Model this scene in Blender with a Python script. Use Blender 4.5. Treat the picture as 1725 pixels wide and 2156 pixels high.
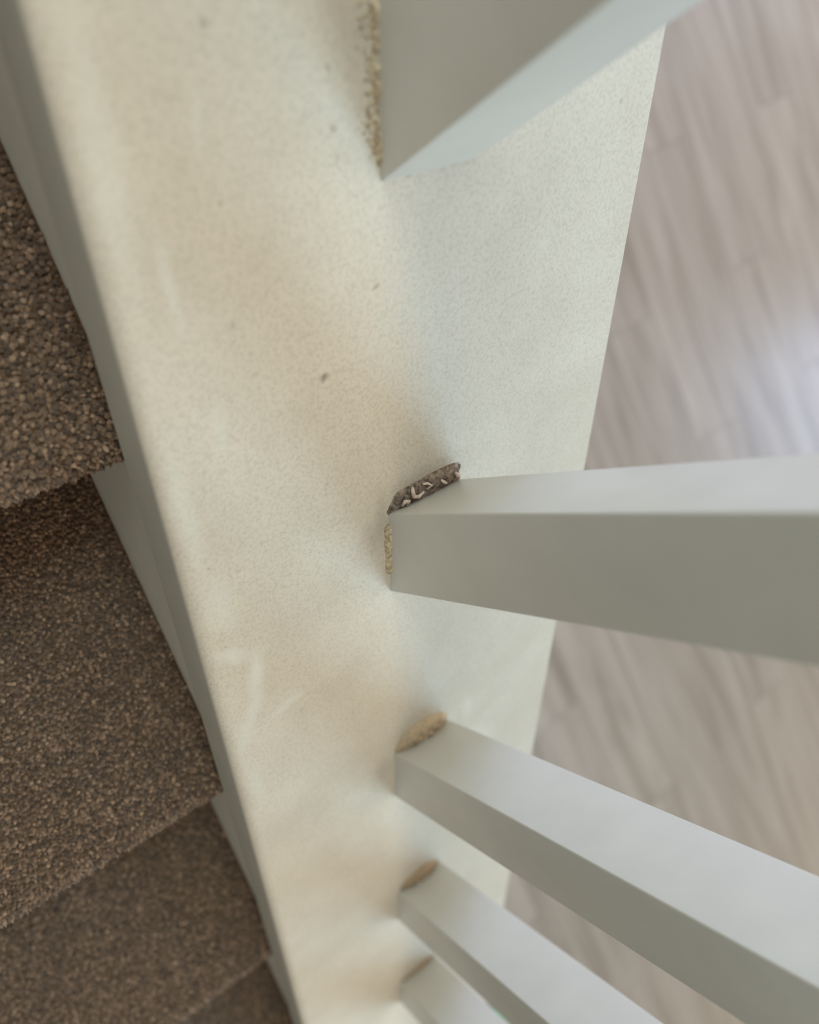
import bpy, bmesh, math, random
import numpy as np
from mathutils import Vector, Matrix

for o in list(bpy.data.objects): bpy.data.objects.remove(o)
S = bpy.context.scene
COL = S.collection

# ------------------------------------------------------------------ camera
cd = bpy.data.cameras.new('camera'); cam = bpy.data.objects.new('camera', cd); COL.objects.link(cam)
RIGHT = Vector((0.34817829, 0.79959322, 0.48930825))
DOWN = Vector((0.91756467, -0.39757346, -0.00322713))
FWD = Vector((0.19195558, 0.45009558, -0.87210494))
CPOS = Vector((-0.07086343, -0.16414548, 0.33927079))
m = Matrix.Identity(4)
for i in range(3):
    m[i][0] = RIGHT[i]; m[i][1] = -DOWN[i]; m[i][2] = -FWD[i]; m[i][3] = CPOS[i]
cam.matrix_world = m
cd.sensor_fit = 'AUTO'; cd.sensor_width = 36.0; cd.lens = 27.964
cd.clip_start = 0.02; cd.clip_end = 60
cd.dof.use_dof = True; cd.dof.focus_distance = 0.37; cd.dof.aperture_fstop = 4.6
S.camera = cam

# ------------------------------------------------------------------ world, lamps, exposure
W = bpy.data.worlds.new('world'); S.world = W; W.use_nodes = True
W.node_tree.nodes['Background'].inputs[0].default_value = (1.0, 0.944, 0.753, 1)
W.node_tree.nodes['Background'].inputs[1].default_value = 1.075

def area(name, loc, target, sx, sy, power, color):
    l = bpy.data.lights.new(name, 'AREA'); l.shape = 'RECTANGLE'; l.size = sx; l.size_y = sy
    l.energy = power; l.color = color
    o = bpy.data.objects.new(name, l); COL.objects.link(o); o.location = loc
    o.rotation_euler = (Vector(target) - Vector(loc)).to_track_quat('-Z', 'Y').to_euler()
    return o
# daylight through the hall window, down the stairs on the floor side
area('hall_window_light', (2.0, 1.15, 1.35), (0.0, 0.0, 0.0), 1.0, 1.2, 38.4, (0.344, 0.703, 1.000))
# daylight through a window in the far wall of the lower room (it glares on the floor)
area('room_window_light', (1.40, 4.9, 0.12), (0.6, 1.0, -1.2), 1.3, 1.5, 36.0, (0.487, 0.667, 1.000))
# daylight from the low windows of the lower room behind the balustrade
area('low_window_light', (-2.2, 3.0, -0.15), (0.0, 0.0, 0.0), 1.2, 1.0, 94.2, (0.471, 0.618, 1.000))
# the ceiling lamp over the landing, behind and above the stairs
area('ceiling_light', (-0.75, -0.20, 1.95), (0.0, 0.0, 0.0), 0.55, 0.55, 14.4, (0.625, 0.917, 1.000))

vs = S.view_settings
S.display_settings.display_device = 'sRGB'
vs.view_transform = 'Standard'; vs.look = 'None'; vs.exposure = 0.0; vs.gamma = 1.0
vs.use_curve_mapping = False

# ------------------------------------------------------------------ helpers
TANP = 0.7104054
PITCH = math.atan(TANP)
YL, YR = -0.10394, 0.14344           # capping board edges
BW = 0.0448                          # baluster section
SP = 0.171905                        # baluster spacing along the stairs
CAP_T = 0.0434                       # capping board, measured vertically
REC = 0.0076                         # overhang past the wall face
FLOOR = -1.36
rng = random.Random(7)

def capz(x): return -TANP * x

def new_mat(name):
    mt = bpy.data.materials.new(name); mt.use_nodes = True
    nt = mt.node_tree; b = nt.nodes['Principled BSDF']
    return mt, nt, b
def N(nt, typ, **kw):
    n = nt.nodes.new(typ)
    for k, v in kw.items():
        if k in ('operation', 'blend_type', 'data_type', 'noise_dimensions', 'feature', 'interpolation_type', 'attribute_name', 'vector_type', 'clamp'):
            setattr(n, k, v)
        else: n.inputs[k].default_value = v
    return n
def L(nt, a, b): nt.links.new(a, b)
def ramp(nt, fac, stops):
    r = nt.nodes.new('ShaderNodeValToRGB'); e = r.color_ramp.elements
    while len(e) < len(stops): e.new(0.5)
    for q, (p_, c) in zip(e, stops): q.position = p_; q.color = (*c, 1) if len(c) == 3 else c
    L(nt, fac, r.inputs[0]); return r.outputs[0]
def mix(nt, fac, a, b, blend='MIX'):
    n = nt.nodes.new('ShaderNodeMix'); n.data_type = 'RGBA'; n.blend_type = blend
    for s, v in ((0, fac), (6, a), (7, b)):
        if isinstance(v, bpy.types.NodeSocket): L(nt, v, n.inputs[s])
        elif isinstance(v, (int, float)): n.inputs[s].default_value = v
        else: n.inputs[s].default_value = (*v, 1)
    return n.outputs[2]
def math_n(nt, op, a, b=None, clamp=False):
    n = nt.nodes.new('ShaderNodeMath'); n.operation = op; n.use_clamp = clamp
    for i, v in enumerate((a, b)):
        if v is None: continue
        if isinstance(v, bpy.types.NodeSocket): L(nt, v, n.inputs[i])
        else: n.inputs[i].default_value = v
    return n.outputs[0]

def link(name, bm_or_mesh, mat, parent=None, smooth=False):
    if isinstance(bm_or_mesh, bmesh.types.BMesh):
        me = bpy.data.meshes.new(name); bmesh.ops.recalc_face_normals(bm_or_mesh, faces=bm_or_mesh.faces)
        bm_or_mesh.to_mesh(me); bm_or_mesh.free()
    else: me = bm_or_mesh
    if mat: me.materials.clear(); me.materials.append(mat)
    if smooth:
        for p_ in me.polygons: p_.use_smooth = True
    o = bpy.data.objects.new(name, me); COL.objects.link(o)
    if parent: o.parent = parent
    return o
def empty(name, loc=(0, 0, 0)):
    o = bpy.data.objects.new(name, None); COL.objects.link(o); o.location = loc; o.empty_display_size = 0.05
    return o
def tag(o, label, cat, group=None):
    o['label'] = label; o['category'] = cat
    if group: o['group'] = group
    return o
def struct(o): o['kind'] = 'structure'; return o

def extrude_profile(pts2d, fa, fb):
    """closed profile; fa / fb map a 2-D point to the two end points"""
    bm = bmesh.new()
    A = [bm.verts.new(fa(*q)) for q in pts2d]; B = [bm.verts.new(fb(*q)) for q in pts2d]
    n = len(pts2d)
    for i in range(n): bm.faces.new((A[i], A[(i + 1) % n], B[(i + 1) % n], B[i]))
    bm.faces.new(A); bm.faces.new(B[::-1])
    return bm
def box(bm, x0, x1, y0, y1, z0, z1):
    v = [bm.verts.new(q) for q in ((x0, y0, z0), (x1, y0, z0), (x1, y1, z0), (x0, y1, z0), (x0, y0, z1), (x1, y0, z1), (x1, y1, z1), (x0, y1, z1))]
    for f in ((0, 3, 2, 1), (4, 5, 6, 7), (0, 1, 5, 4), (1, 2, 6, 5), (2, 3, 7, 6), (3, 0, 4, 7)): bm.faces.new([v[i] for i in f])

# ------------------------------------------------------------------ materials
def ellipse(nt, pos, x, y, rx, ry, ang, soft=0.35):
    """0..1 mask of a soft ellipse in the board's own plan coordinates"""
    mp = nt.nodes.new('ShaderNodeMapping'); mp.vector_type = 'TEXTURE'
    mp.inputs['Location'].default_value = (x, y, 0); mp.inputs['Rotation'].default_value = (0, 0, math.radians(ang))
    mp.inputs['Scale'].default_value = (rx, ry, 1)
    L(nt, pos, mp.inputs[0])
    ln = nt.nodes.new('ShaderNodeVectorMath'); ln.operation = 'LENGTH'; L(nt, mp.outputs[0], ln.inputs[0])
    mr = nt.nodes.new('ShaderNodeMapRange'); mr.interpolation_type = 'SMOOTHSTEP'
    mr.inputs[1].default_value = 1.0; mr.inputs[2].default_value = 1.0 - soft * 1.6
    mr.inputs[3].default_value = 0; mr.inputs[4].default_value = 1
    L(nt, ln.outputs[1], mr.inputs[0]); return mr.outputs[0]

def cap_material():
    mt, nt, b = new_mat('cream_cap_paint')
    tc = nt.nodes.new('ShaderNodeTexCoord')
    # plan position (x, y) only, slightly wobbled so that no mark has a machined outline
    wob = N(nt, 'ShaderNodeTexNoise', Scale=120.0, Detail=3.0); L(nt, tc.outputs['Object'], wob.inputs['Vector'])
    w1 = nt.nodes.new('ShaderNodeVectorMath'); w1.operation = 'SUBTRACT'; L(nt, wob.outputs['Color'], w1.inputs[0]); w1.inputs[1].default_value = (.5, .5, .5)
    w2 = nt.nodes.new('ShaderNodeVectorMath'); w2.operation = 'SCALE'; L(nt, w1.outputs[0], w2.inputs[0]); w2.inputs['Scale'].default_value = 0.006
    w3 = nt.nodes.new('ShaderNodeVectorMath'); w3.operation = 'ADD'; L(nt, tc.outputs['Object'], w3.inputs[0]); L(nt, w2.outputs[0], w3.inputs[1])
    w4 = nt.nodes.new('ShaderNodeVectorMath'); w4.operation = 'MULTIPLY'; L(nt, w3.outputs[0], w4.inputs[0]); w4.inputs[1].default_value = (1, 1, 0)
    pos = w4.outputs[0]
    # base cream with broad mottling
    big = N(nt, 'ShaderNodeTexNoise', Scale=22.0, Detail=4.0, Roughness=0.55); L(nt, tc.outputs['Object'], big.inputs['Vector'])
    base = ramp(nt, big.outputs['Fac'], [(0.30, CREAM[0]), (0.72, CREAM[1])])
    # the board is darker and greyer behind the baluster line, warmer on the stair side
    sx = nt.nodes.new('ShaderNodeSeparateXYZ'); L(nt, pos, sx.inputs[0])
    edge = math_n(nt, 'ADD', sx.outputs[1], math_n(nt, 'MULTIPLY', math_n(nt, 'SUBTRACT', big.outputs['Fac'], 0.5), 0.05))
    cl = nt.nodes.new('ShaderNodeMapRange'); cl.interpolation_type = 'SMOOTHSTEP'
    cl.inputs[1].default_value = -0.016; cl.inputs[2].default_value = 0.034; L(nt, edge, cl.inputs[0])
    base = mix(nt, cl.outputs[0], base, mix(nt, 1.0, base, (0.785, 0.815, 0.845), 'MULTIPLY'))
    # grain of the roller
    fine = N(nt, 'ShaderNodeTexNoise', Scale=620.0, Detail=2.5, Roughness=0.6); L(nt, tc.outputs['Object'], fine.inputs['Vector'])
    fr = ramp(nt, fine.outputs['Fac'], [(0.30, (0.83, 0.83, 0.82)), (0.56, (1, 1, 1))])
    base = mix(nt, 1.0, base, fr, 'MULTIPLY')
    # scattered tiny grey specks
    vor = N(nt, 'ShaderNodeTexVoronoi', Scale=150.0); L(nt, tc.outputs['Object'], vor.inputs['Vector'])
    sp = nt.nodes.new('ShaderNodeMapRange'); sp.inputs[1].default_value = 0.13; sp.inputs[2].default_value = 0.05; L(nt, vor.outputs['Distance'], sp.inputs[0])
    rnd = nt.nodes.new('ShaderNodeSeparateColor'); L(nt, vor.outputs['Color'], rnd.inputs[0])
    gate = math_n(nt, 'GREATER_THAN', rnd.outputs[0], 0.72)
    base = mix(nt, math_n(nt, 'MULTIPLY', math_n(nt, 'MULTIPLY', sp.outputs[0], gate), 0.35), base, (0.25, 0.22, 0.18))
    # fresh, whiter touch-up strokes: x, y, rx, ry, angle, strength
    for x, y, rx, ry, a, s in LIGHT_MARKS:
        base = mix(nt, math_n(nt, 'MULTIPLY', ellipse(nt, pos, x, y, rx * 1.15, ry * 1.3, a, 0.55), s), base, (0.70, 0.645, 0.568))
    # scuffs and dirty smudges, plus broad darker patches by the balusters and uphill
    for x, y, rx, ry, a, s in DARK_MARKS:
        base = mix(nt, math_n(nt, 'MULTIPLY', ellipse(nt, pos, x, y, rx, ry, a, 0.6), s), base, (0.20, 0.155, 0.115))
    L(nt, base, b.inputs['Base Color'])
    b.inputs['Roughness'].default_value = 0.55
    b.inputs['Specular IOR Level'].default_value = 0.35
    bp = N(nt, 'ShaderNodeBump', Strength=0.22, Distance=0.0008); L(nt, fine.outputs['Fac'], bp.inputs['Height'])
    L(nt, bp.outputs[0], b.inputs['Normal'])
    return mt
CREAM = ((0.612, 0.506, 0.408), (0.682, 0.574, 0.472))
LIGHT_MARKS = [
    (0.0330, -0.0900, 0.0130, 0.0050, 60, 0.65), (0.0480, -0.0805, 0.0160, 0.0055, -14, 0.75),
    (0.0680, -0.0850, 0.0150, 0.0050, -25, 0.55), (0.0840, -0.0930, 0.0160, 0.0060, -20, 0.45),
    (0.0790, -0.0670, 0.0040, 0.0110, 14, 0.5), (-0.0677, -0.0757, 0.0120, 0.0042, 4, 0.4),
    (-0.0400, -0.0955, 0.0300, 0.0055, 2, 0.4), (-0.1490, -0.0940, 0.0450, 0.0060, -2, 0.45),
    (-0.1150, -0.0830, 0.0190, 0.0030, 3, 0.45), (0.0050, -0.0900, 0.0200, 0.0080, 3, 0.45),
    (0.2250, 0.0700, 0.0300, 0.0220, 15, 0.4), (0.1250, -0.0930, 0.0260, 0.0050, 2, 0.3),
    (-0.1520, -0.0650, 0.0100, 0.0025, -12, 0.3), (0.1740, 0.0630, 0.0150, 0.006, 8, 0.2),
]
DARK_MARKS = [
    (-0.1715, -0.0577, 0.0022, 0.0016, 30, 0.5), (-0.1583, -0.0189, 0.0020, 0.0014, 0, 0.55),
    (-0.1448, -0.0184, 0.0022, 0.0015, 40, 0.45), (-0.0708, -0.0287, 0.0018, 0.0040, 12, 0.75),
    (-0.0966, -0.0036, 0.0013, 0.0028, 20, 0.5), (-0.0992, -0.0635, 0.0015, 0.0015, 0, 0.4),
    (-0.1263, 0.0123, 0.0015, 0.0025, 0, 0.4), (-0.1338, 0.1232, 0.0016, 0.0016, 0, 0.4),
    (-0.1368, -0.0173, 0.0014, 0.0014, 0, 0.4), (-0.1325, -0.0609, 0.0016, 0.0014, 0, 0.4),
    (-0.0277, -0.0319, 0.0014, 0.0016, 0, 0.35), (0.0890, -0.0600, 0.0016, 0.0026, 0, 0.35),
    (-0.1800, -0.0100, 0.0420, 0.0170, 0, 0.30), (-0.0060, 0.0200, 0.0160, 0.0330, 8, 0.18),
    (0.0070, -0.0080, 0.0160, 0.0100, 0, 0.22), (0.1560, 0.0120, 0.0150, 0.0240, 10, 0.18),
    (0.1800, -0.0100, 0.0180, 0.0100, 0, 0.15), (-0.2000, -0.0450, 0.0800, 0.0650, 0, 0.13),
    (-0.0085, 0.0200, 0.0110, 0.0260, 8, 0.20), (-0.0020, -0.0040, 0.0200, 0.0050, 0, 0.22),
]

def paint_material(name, col, rough=0.38, bump=0.10):
    mt, nt, b = new_mat(name)
    tc = nt.nodes.new('ShaderNodeTexCoord')
    n1 = N(nt, 'ShaderNodeTexNoise', Scale=30.0, Detail=3.0); L(nt, tc.outputs['Object'], n1.inputs['Vector'])
    c = ramp(nt, n1.outputs['Fac'], [(0.3, tuple(v * 0.96 for v in col)), (0.7, tuple(min(1, v * 1.03) for v in col))])
    L(nt, c, b.inputs['Base Color']); b.inputs['Roughness'].default_value = rough
    mp = nt.nodes.new('ShaderNodeMapping'); mp.inputs['Scale'].default_value = (1, 1, 0.12); L(nt, tc.outputs['Object'], mp.inputs[0])
    n2 = N(nt, 'ShaderNodeTexNoise', Scale=260.0, Detail=2.0); L(nt, mp.outputs[0], n2.inputs['Vector'])
    bp = N(nt, 'ShaderNodeBump', Strength=bump, Distance=0.0004); L(nt, n2.outputs['Fac'], bp.inputs['Height']); L(nt, bp.outputs[0], b.inputs['Normal'])
    return mt
def filler_material(name, c0, c1, rough=0.8, scale=900.0):
    mt, nt, b = new_mat(name)
    tc = nt.nodes.new('ShaderNodeTexCoord')
    n1 = N(nt, 'ShaderNodeTexNoise', Scale=scale, Detail=4.0); L(nt, tc.outputs['Object'], n1.inputs['Vector'])
    L(nt, ramp(nt, n1.outputs['Fac'], [(0.36, c0), (0.64, c1)]), b.inputs['Base Color'])
    b.inputs['Roughness'].default_value = rough
    bp = N(nt, 'ShaderNodeBump', Strength=0.6, Distance=0.0008); L(nt, n1.outputs['Fac'], bp.inputs['Height']); L(nt, bp.outputs[0], b.inputs['Normal'])
    return mt
def carpet_material():
    mt, nt, b = new_mat('brown_carpet')
    at = nt.nodes.new('ShaderNodeAttribute'); at.attribute_name = 'tuft'
    L(nt, ramp(nt, at.outputs['Fac'], CARPET), b.inputs['Base Color'])
    b.inputs['Roughness'].default_value = 0.95; b.inputs['Specular IOR Level'].default_value = 0.1
    b.inputs['Sheen Weight'].default_value = 0.25; b.inputs['Sheen Roughness'].default_value = 0.6
    return mt
CARPET = [(0.0, (0.0762, 0.0406, 0.0219)), (0.45, (0.1714, 0.0967, 0.0563)), (0.8, (0.2793, 0.1625, 0.0977)), (1.0, (0.4317, 0.266, 0.1641))]
def carpet_backing_material():
    mt, nt, b = new_mat('brown_carpet_ground')
    tc = nt.nodes.new('ShaderNodeTexCoord')
    n1 = N(nt, 'ShaderNodeTexNoise', Scale=450.0, Detail=3.0); L(nt, tc.outputs['Object'], n1.inputs['Vector'])
    L(nt, ramp(nt, n1.outputs['Fac'], [(0.3, (0.0621, 0.0333, 0.0185)), (0.55, (0.1656, 0.0915, 0.0521)), (0.75, (0.3312, 0.1924, 0.1134))]), b.inputs['Base Color'])
    b.inputs['Roughness'].default_value = 0.95; b.inputs['Specular IOR Level'].default_value = 0.1
    bp = N(nt, 'ShaderNodeBump', Strength=0.8, Distance=0.003); L(nt, n1.outputs['Fac'], bp.inputs['Height']); L(nt, bp.outputs[0], b.inputs['Normal'])
    return mt
def laminate_material():
    mt, nt, b = new_mat('grey_oak_laminate')
    tc = nt.nodes.new('ShaderNodeTexCoord'); oi = nt.nodes.new('ShaderNodeObjectInfo')
    off = nt.nodes.new('ShaderNodeVectorMath'); off.operation = 'SCALE'; off.inputs[0].default_value = (13.1, 7.7, 3.3); L(nt, oi.outputs['Random'], off.inputs['Scale'])
    ad = nt.nodes.new('ShaderNodeVectorMath'); ad.operation = 'ADD'; L(nt, tc.outputs['Object'], ad.inputs[0]); L(nt, off.outputs[0], ad.inputs[1])
    mp = nt.nodes.new('ShaderNodeMapping'); mp.inputs['Scale'].default_value = (1.7, 17.0, 1); L(nt, ad.outputs[0], mp.inputs[0])
    n1 = N(nt, 'ShaderNodeTexNoise', Scale=1.0, Detail=5.0, Roughness=0.55, Distortion=0.6); L(nt, mp.outputs[0], n1.inputs['Vector'])
    c = ramp(nt, n1.outputs['Fac'], [(0.28, (0.1744, 0.1344, 0.1102)), (0.48, (0.2598, 0.2085, 0.1775)), (0.72, (0.3133, 0.259, 0.2264))])
    mp2 = nt.nodes.new('ShaderNodeMapping'); mp2.inputs['Scale'].default_value = (6.0, 150.0, 1); L(nt, ad.outputs[0], mp2.inputs[0])
    n2 = N(nt, 'ShaderNodeTexNoise', Scale=1.0, Detail=3.0); L(nt, mp2.outputs[0], n2.inputs['Vector'])
    c = mix(nt, 1.0, c, ramp(nt, n2.outputs['Fac'], [(0.3, (0.86, 0.86, 0.86)), (0.6, (1, 1, 1))]), 'MULTIPLY')
    hv = nt.nodes.new('ShaderNodeHueSaturation'); L(nt, c, hv.inputs['Color'])
    vr = nt.nodes.new('ShaderNodeMapRange'); vr.inputs[3].default_value = 0.95; vr.inputs[4].default_value = 1.05; L(nt, oi.outputs['Random'], vr.inputs[0]); L(nt, vr.outputs[0], hv.inputs['Value'])
    L(nt, hv.outputs[0], b.inputs['Base Color'])
    b.inputs['Roughness'].default_value = 0.31
    bp = N(nt, 'ShaderNodeBump', Strength=0.08, Distance=0.0005); L(nt, n2.outputs['Fac'], bp.inputs['Height']); L(nt, bp.outputs[0], b.inputs['Normal'])
    return mt

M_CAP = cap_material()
M_WOOD = paint_material('white_gloss_paint', (0.58, 0.555, 0.51))
M_WALL = paint_material('grey_white_wall_paint', (0.67, 0.62, 0.53), 0.6, 0.2)
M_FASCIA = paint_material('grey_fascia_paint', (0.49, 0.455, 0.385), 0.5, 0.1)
M_ROOM = paint_material('off_white_wall_paint', (0.34, 0.32, 0.29), 0.8, 0.2)
M_GUNK = filler_material('dark_brown_gap_dirt', (0.075, 0.050, 0.035), (0.30, 0.215, 0.165), 0.85, 420)
M_STRAND = filler_material('pale_dried_filler', (0.50, 0.37, 0.30), (0.68, 0.54, 0.45))
M_TAN = filler_material('tan_wood_filler', (0.36, 0.245, 0.150), (0.50, 0.370, 0.245), 0.8, 700)
M_BROWN = filler_material('brown_wood_filler', (0.27, 0.175, 0.105), (0.42, 0.295, 0.185), 0.8, 700)
M_BEAD = filler_material('yellowed_caulk', (0.32, 0.225, 0.135), (0.62, 0.49, 0.33), 0.7, 480)
M_CARPET = carpet_material(); M_CGROUND = carpet_backing_material()
M_LAM = laminate_material()
M_GAP = paint_material('dark_joint', (0.10, 0.085, 0.07), 0.8)
M_GREEN = filler_material('green_mat_pile', (0.03, 0.20, 0.08), (0.10, 0.42, 0.20), 0.9, 300)

# ------------------------------------------------------------------ structure: floor of planks, walls
floor_bm = bmesh.new(); box(floor_bm, -2.2, 4.2, -1.2, 5.6, FLOOR - 0.06, FLOOR - 0.012)
floor = struct(link('floor', floor_bm, M_GAP))
PW, PL, GAPW = 0.192, 1.28, 0.0009
bm = bmesh.new(); box(bm, -PL / 2 + GAPW / 2, PL / 2 - GAPW / 2, -PW / 2 + GAPW / 2, PW / 2 - GAPW / 2, -0.012, 0)
bmesh.ops.bevel(bm, geom=[e for e in bm.edges if all(v.co.z > -0.001 for v in e.verts)], offset=0.0007, segments=1, affect='EDGES')
plank_me = bpy.data.meshes.new('plank'); bmesh.ops.recalc_face_normals(bm, faces=bm.faces); bm.to_mesh(plank_me); bm.free(); plank_me.materials.append(M_LAM)
ang = math.radians(4.2); ca, sa = math.cos(ang), math.sin(ang)
for r_ in range(0, 24):
    yy = 0.16 + r_ * PW
    sh = [0.0, 0.43, 0.86][r_ % 3]
    for k in range(-2, 4):
        lx = k * PL + sh; ly = yy - 0.1
        wx, wy = lx * ca - ly * sa, lx * sa + ly * ca
        if wx < -1.5 or wx > 3.5 or wy < 0.10 or wy > 5.2: continue
        o = bpy.data.objects.new('plank', plank_me); COL.objects.link(o); o.parent = floor
        o.location = (wx, wy, FLOOR); o.rotation_euler = (0, 0, ang)

# dwarf wall under the sloping board
X0, X1 = -0.62, 1.60
def wallprof(x): return capz(x) - CAP_T
wb = bmesh.new()
q = [(X0, FLOOR), (X1, FLOOR), (X1, wallprof(X1)), (X0, wallprof(X0))]
wb = extrude_profile(q, lambda x, z: (x, YL + REC, z), lambda x, z: (x, YR - REC, z))
struct(link('wall_stair_side', wb, M_WALL))
wb = bmesh.new(); box(wb, -1.6, 2.3, -1.12, -1.02, FLOOR, 2.3); struct(link('wall_left', wb, M_ROOM))

# ------------------------------------------------------------------ capping board
R = 0.0070
prof = []
for k in range(9):
    t = math.pi - k * (math.pi / 2) / 8
    prof.append((YL + R + R * math.cos(t), -R + R * math.sin(t)))
r2 = 0.0010
for k in range(4):
    t = math.pi / 2 - k * (math.pi / 2) / 3
    prof.append((YR - r2 + r2 * math.cos(t), -r2 + r2 * math.sin(t)))
prof += [(YR, -CAP_T + 0.001), (YR - 0.001, -CAP_T), (YL + 0.0012, -CAP_T), (YL, -CAP_T + 0.0012)]
bm = extrude_profile(prof, lambda y, z: (X0, y, capz(X0) + z), lambda y, z: (X1, y, capz(X1) + z))
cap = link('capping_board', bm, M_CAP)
for p_ in cap.data.polygons: p_.use_smooth = len(p_.vertices) == 4
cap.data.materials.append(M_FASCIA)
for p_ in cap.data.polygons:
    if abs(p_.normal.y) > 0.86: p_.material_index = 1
cap.data.set_sharp_from_angle(angle=math.radians(35))
tag(cap, 'wide cream painted sloping board with scuffs and touch-up strokes, carrying the white balusters', 'capping board')

# ------------------------------------------------------------------ carpeted stairs
RISE, GOING = 0.1512, 0.2163
NX, NZ = -0.0706, 0.0004                # front of the first nosing in view, its tread height
SY0, SY1 = -1.015, YL + REC             # stair width
NR = 0.013                              # nosing radius
def step_line(k):
    """carpet surface of step k from its back to the foot of its riser, as (x, z)"""
    fx, tz = NX + (k - 1) * GOING, NZ - (k - 1) * RISE
    pts = [(fx - GOING - 0.006, tz)]
    for j in range(1, 12): pts.append((fx - GOING - 0.006 + j * (GOING + 0.006 - NR) / 12, tz))
    for j in range(0, 9):
        t = math.pi / 2 - j * math.pi / 8
        pts.append((fx - NR + NR * math.cos(t), tz - NR + NR * math.sin(t)))
    for j in range(1, 8): pts.append((fx - NR - 0.004, tz - 2 * NR - j * (RISE - 2 * NR) / 8))
    pts.append((fx - NR - 0.004, tz - RISE + 0.0004))
    return pts
stairs = empty('staircase', (NX, (SY0 + SY1) / 2, FLOOR))
tag(stairs, 'flight of brown speckled carpeted steps going down beside the sloping board', 'staircase')
def at_root(o, root):
    o.parent = root; o.matrix_parent_inverse = Matrix.Translation(-Vector(root.location)); return o
nr = np.random.default_rng(3)
def pile(line, y0, y1, pitch, h):
    """short leaning tufts standing on the carpet line"""
    P = np.array(line); d = np.diff(P, axis=0); ln = np.hypot(d[:, 0], d[:, 1]); cum = np.concatenate([[0], np.cumsum(ln)])
    ns, ny = int(cum[-1] / pitch), int((y1 - y0) / pitch)
    s = (np.arange(ns)[:, None] + 0.5 + nr.uniform(-.45, .45, (ns, ny))) * pitch
    y = y0 + (np.arange(ny)[None, :] + 0.5 + nr.uniform(-.45, .45, (ns, ny))) * pitch
    s = np.clip(s.ravel(), 0, cum[-1] - 1e-6); y = np.clip(y.ravel(), y0 + .001, y1 - 0.0012)
    i = np.clip(np.searchsorted(cum, s, side='right') - 1, 0, len(ln) - 1); f = (s - cum[i]) / ln[i]
    px = P[i, 0] + d[i, 0] * f; pz = P[i, 1] + d[i, 1] * f
    tx, tz = d[i, 0] / ln[i], d[i, 1] / ln[i]; nx, nz = -tz, tx
    n = len(s); nv = 5
    rad = pitch * nr.uniform(.42, .80, n); hh = h * nr.uniform(.45, 1.35, n); a0 = nr.uniform(0, 6.28, n)
    V = np.zeros((n, 2 * nv + 1, 3))
    lx, ly = nr.normal(0, .6, n) * pitch, nr.normal(0, .6, n) * pitch
    for c in range(nv):
        a = a0 + c * 2 * math.pi / nv
        for ring, (rr, up) in enumerate(((0.8, -0.1), (1.0, 0.55))):
            u, v = np.cos(a) * rad * rr + lx * up, np.sin(a) * rad * rr + ly * up
            V[:, ring * nv + c, 0] = px + tx * u + nx * hh * up; V[:, ring * nv + c, 1] = y + v; V[:, ring * nv + c, 2] = pz + tz * u + nz * hh * up
    V[:, -1, 0] = px + tx * lx + nx * hh; V[:, -1, 1] = y + ly; V[:, -1, 2] = pz + tz * lx + nz * hh
    V[:, :, 1] = np.minimum(V[:, :, 1], y1 - 0.0002)
    F4 = [(c, (c + 1) % nv, nv + (c + 1) % nv, nv + c) for c in range(nv)]; F3 = [(nv + c, nv + (c + 1) % nv, 2 * nv) for c in range(nv)]
    per = [v for fc in F4 for v in fc] + [v for fc in F3 for v in fc]
    K = 2 * nv + 1
    loops = (np.array(per)[None, :] + (np.arange(n) * K)[:, None]).ravel()
    tot = np.tile([4] * nv + [3] * nv, n); st = np.concatenate([[0], np.cumsum(tot)[:-1]])
    me = bpy.data.meshes.new('carpet_pile'); me.vertices.add(n * K); me.vertices.foreach_set('co', V.ravel())
    me.loops.add(len(loops)); me.loops.foreach_set('vertex_index', loops.astype(np.int32))
    me.polygons.add(len(tot)); me.polygons.foreach_set('loop_start', st.astype(np.int32))
    me.update(calc_edges=True)
    tone = np.clip(nr.beta(1.25, 1.5, n) + 0.0, 0, 1)
    at = me.attributes.new('tuft', 'FLOAT', 'POINT'); at.data.foreach_set('value', np.repeat(tone, K).astype(np.float32))
    me.polygons.foreach_set('use_smooth', np.ones(len(tot), dtype=bool))
    return me
for k in range(0, 10):
    line = step_line(k)
    fx, tz = NX + (k - 1) * GOING, NZ - (k - 1) * RISE
    bottom = max(tz - RISE, FLOOR)
    line = [(x, max(z, FLOOR)) for x, z in line]
    under = [(line[-1][0] - 0.02, line[-1][1]), (line[-1][0] - 0.02, tz - 0.03), (line[0][0] + 0.0, tz - 0.03)]
    bm = extrude_profile(line + under, lambda x, z: (x, SY0, z), lambda x, z: (x, SY1, z))
    st_ = link('step', bm, M_CGROUND); at_root(st_, stairs)
    for p_ in st_.data.polygons: p_.use_smooth = len(p_.vertices) == 4
    st_.data.set_sharp_from_angle(angle=math.radians(40))
    if 1 <= k <= 5:
        o = link('carpet_pile', pile(line, SY1 - 0.23, SY1, 0.0018, 0.0030), M_CARPET); o.parent = st_
        o['kind'] = 'stuff'

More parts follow.
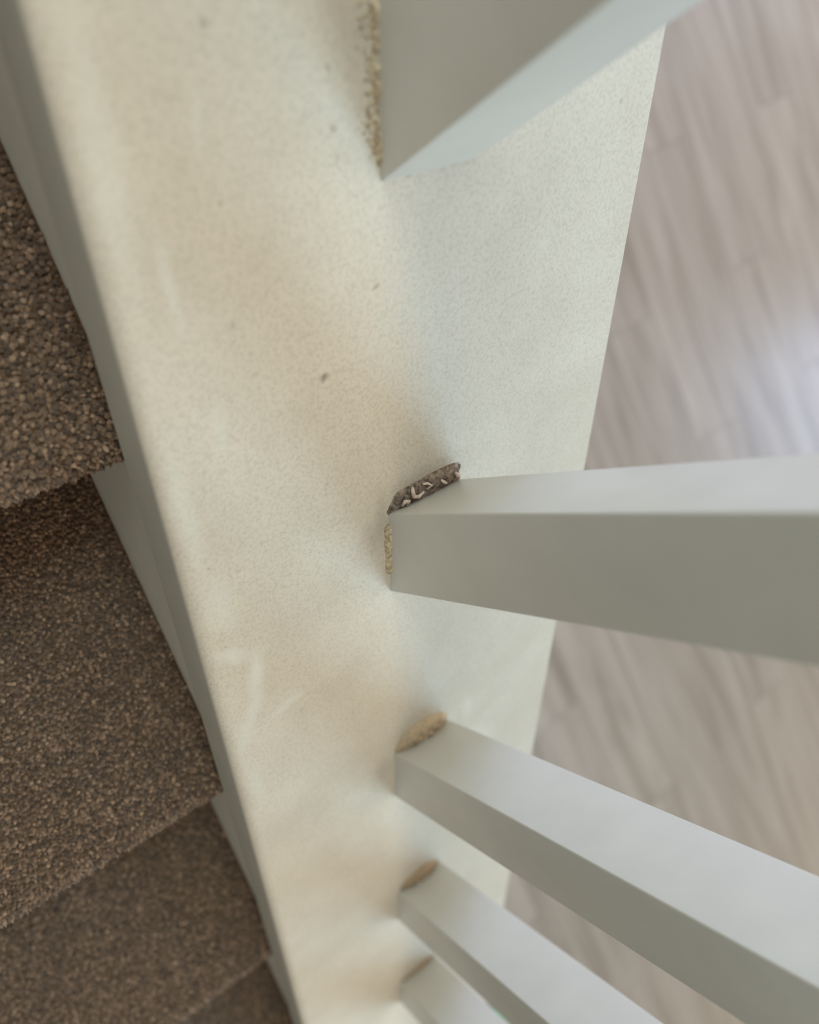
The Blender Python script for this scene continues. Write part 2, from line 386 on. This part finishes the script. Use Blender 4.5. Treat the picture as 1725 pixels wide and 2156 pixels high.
# ------------------------------------------------------------------ balusters
def blob(cx, cy, ax, ay, h, seed, nseg=26, nring=7, amp=0.25, flat=2.0):
    """lumpy low mound lying on the board, in the baluster's frame (origin at its upper stair-side corner)"""
    rg = random.Random(seed); ph = [rg.uniform(0, 6.28) for _ in range(8)]
    bm = bmesh.new(); rings = []
    top = bm.verts.new((cx, cy, capz(cx) + h))
    for r_ in range(1, nring + 1):
        t = r_ / nring; ring = []
        for s in range(nseg):
            a = 2 * math.pi * s / nseg
            k = 1 + amp * (0.5 * math.sin(2 * a + ph[0]) + 0.35 * math.sin(4 * a + ph[1]) + 0.15 * math.sin(7 * a + ph[2])) * t
            x, y = cx + ax * t * k * math.cos(a), cy + ay * t * k * math.sin(a)
            z = h * (1 - t ** flat) * (1 + 0.45 * math.sin(900 * x + ph[3]) * math.sin(800 * y + ph[4]))
            if r_ == nring: z = -0.0006
            ring.append(bm.verts.new((x, y, capz(x) + z)))
        rings.append(ring)
    for s in range(nseg): bm.faces.new((top, rings[0][s], rings[0][(s + 1) % nseg]))
    for a_, b_ in zip(rings, rings[1:]):
        for s in range(nseg): bm.faces.new((a_[s], b_[s], b_[(s + 1) % nseg], a_[(s + 1) % nseg]))
    return bm
def tube(path, r, seg=6):
    bm = bmesh.new(); rings = []
    P = [Vector(q) for q in path]
    for i, c in enumerate(P):
        t = (P[min(i + 1, len(P) - 1)] - P[max(i - 1, 0)]).normalized()
        u = t.cross(Vector((0.3, 0.2, 1))).normalized(); v = t.cross(u)
        rr = r * (0.55 if i in (0, len(P) - 1) else 1.0)
        rings.append([bm.verts.new(c + (u * math.cos(2 * math.pi * s / seg) + v * math.sin(2 * math.pi * s / seg)) * rr) for s in range(seg)])
    for a_, b_ in zip(rings, rings[1:]):
        for s in range(seg): bm.faces.new((a_[s], a_[(s + 1) % seg], b_[(s + 1) % seg], b_[s]))
    bm.faces.new(rings[0][::-1]); bm.faces.new(rings[-1])
    return bm
def bead(x0, x1, r, seed, y=0.0, lump=0.5, step=0.0012):
    """crumbly line of caulk along the stair-side foot of a baluster"""
    rg = random.Random(seed); bm = bmesh.new(); rings = []; n = max(4, int((x1 - x0) / step)); seg = 7
    for i in range(n + 1):
        x = x0 + (x1 - x0) * i / n
        rr = r * (1 + lump * rg.uniform(-1, 1)) * (0.25 if i in (0, n) else 1)
        rings.append([bm.verts.new((x, y - rr * 0.95 * math.cos(a) + 0.0006, capz(x) + rr * math.sin(a) - 0.0004))
                      for a in [(-0.1 + 1.75 * s / (seg - 1)) for s in range(seg)]])
        rings[-1].append(bm.verts.new((x, y + 0.001, capz(x) - 0.0006)))
    m_ = seg + 1
    for a_, b_ in zip(rings, rings[1:]):
        for s in range(m_): bm.faces.new((a_[s], a_[(s + 1) % m_], b_[(s + 1) % m_], b_[s]))
    bm.faces.new(rings[0][::-1]); bm.faces.new(rings[-1])
    return bm

H_BAL = 0.86
bm = bmesh.new()
lo = [(0, 0), (BW, 0), (BW, BW), (0, BW)]
A = [bm.verts.new((x, y, capz(x) - 0.0005)) for x, y in lo]; B = [bm.verts.new((x, y, capz(x) + H_BAL)) for x, y in lo]
for i in range(4): bm.faces.new((A[i], A[(i + 1) % 4], B[(i + 1) % 4], B[i]))
bm.faces.new(A[::-1]); bm.faces.new(B)
bmesh.ops.bevel(bm, geom=[e for e in bm.edges if abs(e.verts[0].co.x - e.verts[1].co.x) < 1e-6 and abs(e.verts[0].co.y - e.verts[1].co.y) < 1e-6], offset=0.0011, segments=3, profile=0.5, affect='EDGES')
bmesh.ops.recalc_face_normals(bm, faces=bm.faces)
shaft_me = bpy.data.meshes.new('shaft'); bm.to_mesh(shaft_me); bm.free(); shaft_me.materials.append(M_WOOD)
for p_ in shaft_me.polygons: p_.use_smooth = True
shaft_me.set_sharp_from_angle(angle=math.radians(50))

LABELS = [
    'white square baluster nearest the top of the photo, brown crumbly caulk along its foot',
    'white square baluster with dark torn gap and pale strands at its foot',
    'white square baluster with an oval tan filler patch at its foot',
    'white square baluster with a short brown filler patch, fourth from the top of the photo',
    'white square baluster cut off by the bottom edge, thin brown line at its foot',
]
balusters = []
for k in range(5):
    x = (k - 1) * SP
    root = empty('baluster', (x, 0, capz(x))); tag(root, LABELS[k], 'baluster', 'white balusters on the sloping board')
    link('shaft', shaft_me, None, root); balusters.append(root)

# first: crumbly caulk all along the stair-side foot
o = link('caulk_bead', bead(0.0, BW - 0.004, 0.0021, 11, lump=0.55), M_BEAD, balusters[0], True); o['label'] = 'yellowed crumbly caulk bead'
cb = bmesh.new(); rg = random.Random(31)
for i in range(120):
    x = rg.uniform(0.0, BW - 0.006); y = -0.0012 - abs(rg.gauss(0, 0.0026)); r_ = rg.uniform(0.0003, 0.0009)
    bmesh.ops.create_icosphere(cb, subdivisions=1, radius=r_, matrix=Matrix.Translation((x, y, capz(x) + r_ * 0.3)) @ Matrix.Diagonal((1, rg.uniform(.6, 1.3), 0.8, 1)))
o = link('caulk_crumbs', cb, M_BEAD, balusters[0], True); o['kind'] = 'stuff'
# second: dark gap with torn strands on its upper side, yellow bead on the stair side
g = link('filler_patch', blob(-0.0030, 0.0222, 0.0088, 0.0232, 0.0034, 5, nseg=36, amp=0.25), M_GUNK, balusters[1], True); g['label'] = 'dark brown torn filler'
def onb(x, y, h): return (x, y, capz(x) + h + 0.0006)
for i, (pth, r_) in enumerate([
        ([(-.0015, .0060, .0030), (-.0032, .0072, .0040), (-.0025, .0095, .0038), (-.0005, .0085, .0032)], .0008),
        ([(-.0085, .0125, .0024), (-.0060, .0122, .0034), (-.0035, .0125, .0038), (-.0022, .0155, .0036), (-.0035, .0190, .0034)], .0008),
        ([(-.0075, .0185, .0026), (-.0068, .0210, .0030), (-.0050, .0235, .0034), (-.0040, .0205, .0036)], .0006),
        ([(-.0050, .0300, .0028), (-.0032, .0315, .0032), (-.0020, .0335, .0030)], .0008),
        ([(-.0052, .0395, .0020), (-.0030, .0410, .0026), (-.0012, .0420, .0020)], .0010)]):
    link('torn_strand', tube([onb(*q) for q in pth], r_ * 1.35), M_STRAND, g, True)
o = link('caulk_bead', bead(0.005, 0.034, 0.0036, 21, lump=0.16, step=0.0018), M_BEAD, balusters[1], True); o['label'] = 'yellowed crumbly caulk bead'
# third to fifth: filler patches that shrink away
o = link('filler_patch', blob(-0.0025, 0.0225, 0.0125, 0.0236, 0.0075, 8, amp=0.08, flat=3.0), M_TAN, balusters[2], True); o['label'] = 'oval tan filler'
o = link('filler_patch', blob(-0.0022, 0.0225, 0.0100, 0.0200, 0.0062, 9, amp=0.1, flat=3.0), M_BROWN, balusters[3], True); o['label'] = 'brown filler'
o = link('filler_patch', blob(-0.0012, 0.0225, 0.0042, 0.0215, 0.0028, 10, amp=0.15), M_BROWN, balusters[4], True); o['label'] = 'thin brown filler line'

# ------------------------------------------------------------------ sliver of green on the lower floor
bm = bmesh.new(); box(bm, -0.12, 0.12, -0.09, 0.09, 0, 0.010)
bmesh.ops.bevel(bm, geom=list(bm.edges), offset=0.003, segments=2, affect='EDGES')
gm = link('floor_mat', bm, M_GREEN); gm.location = (1.70, 0.36, FLOOR); gm.rotation_euler = (0, 0, ang)
tag(gm, 'sliver of a green mat on the lower floor, seen between the two lowest balusters', 'mat')
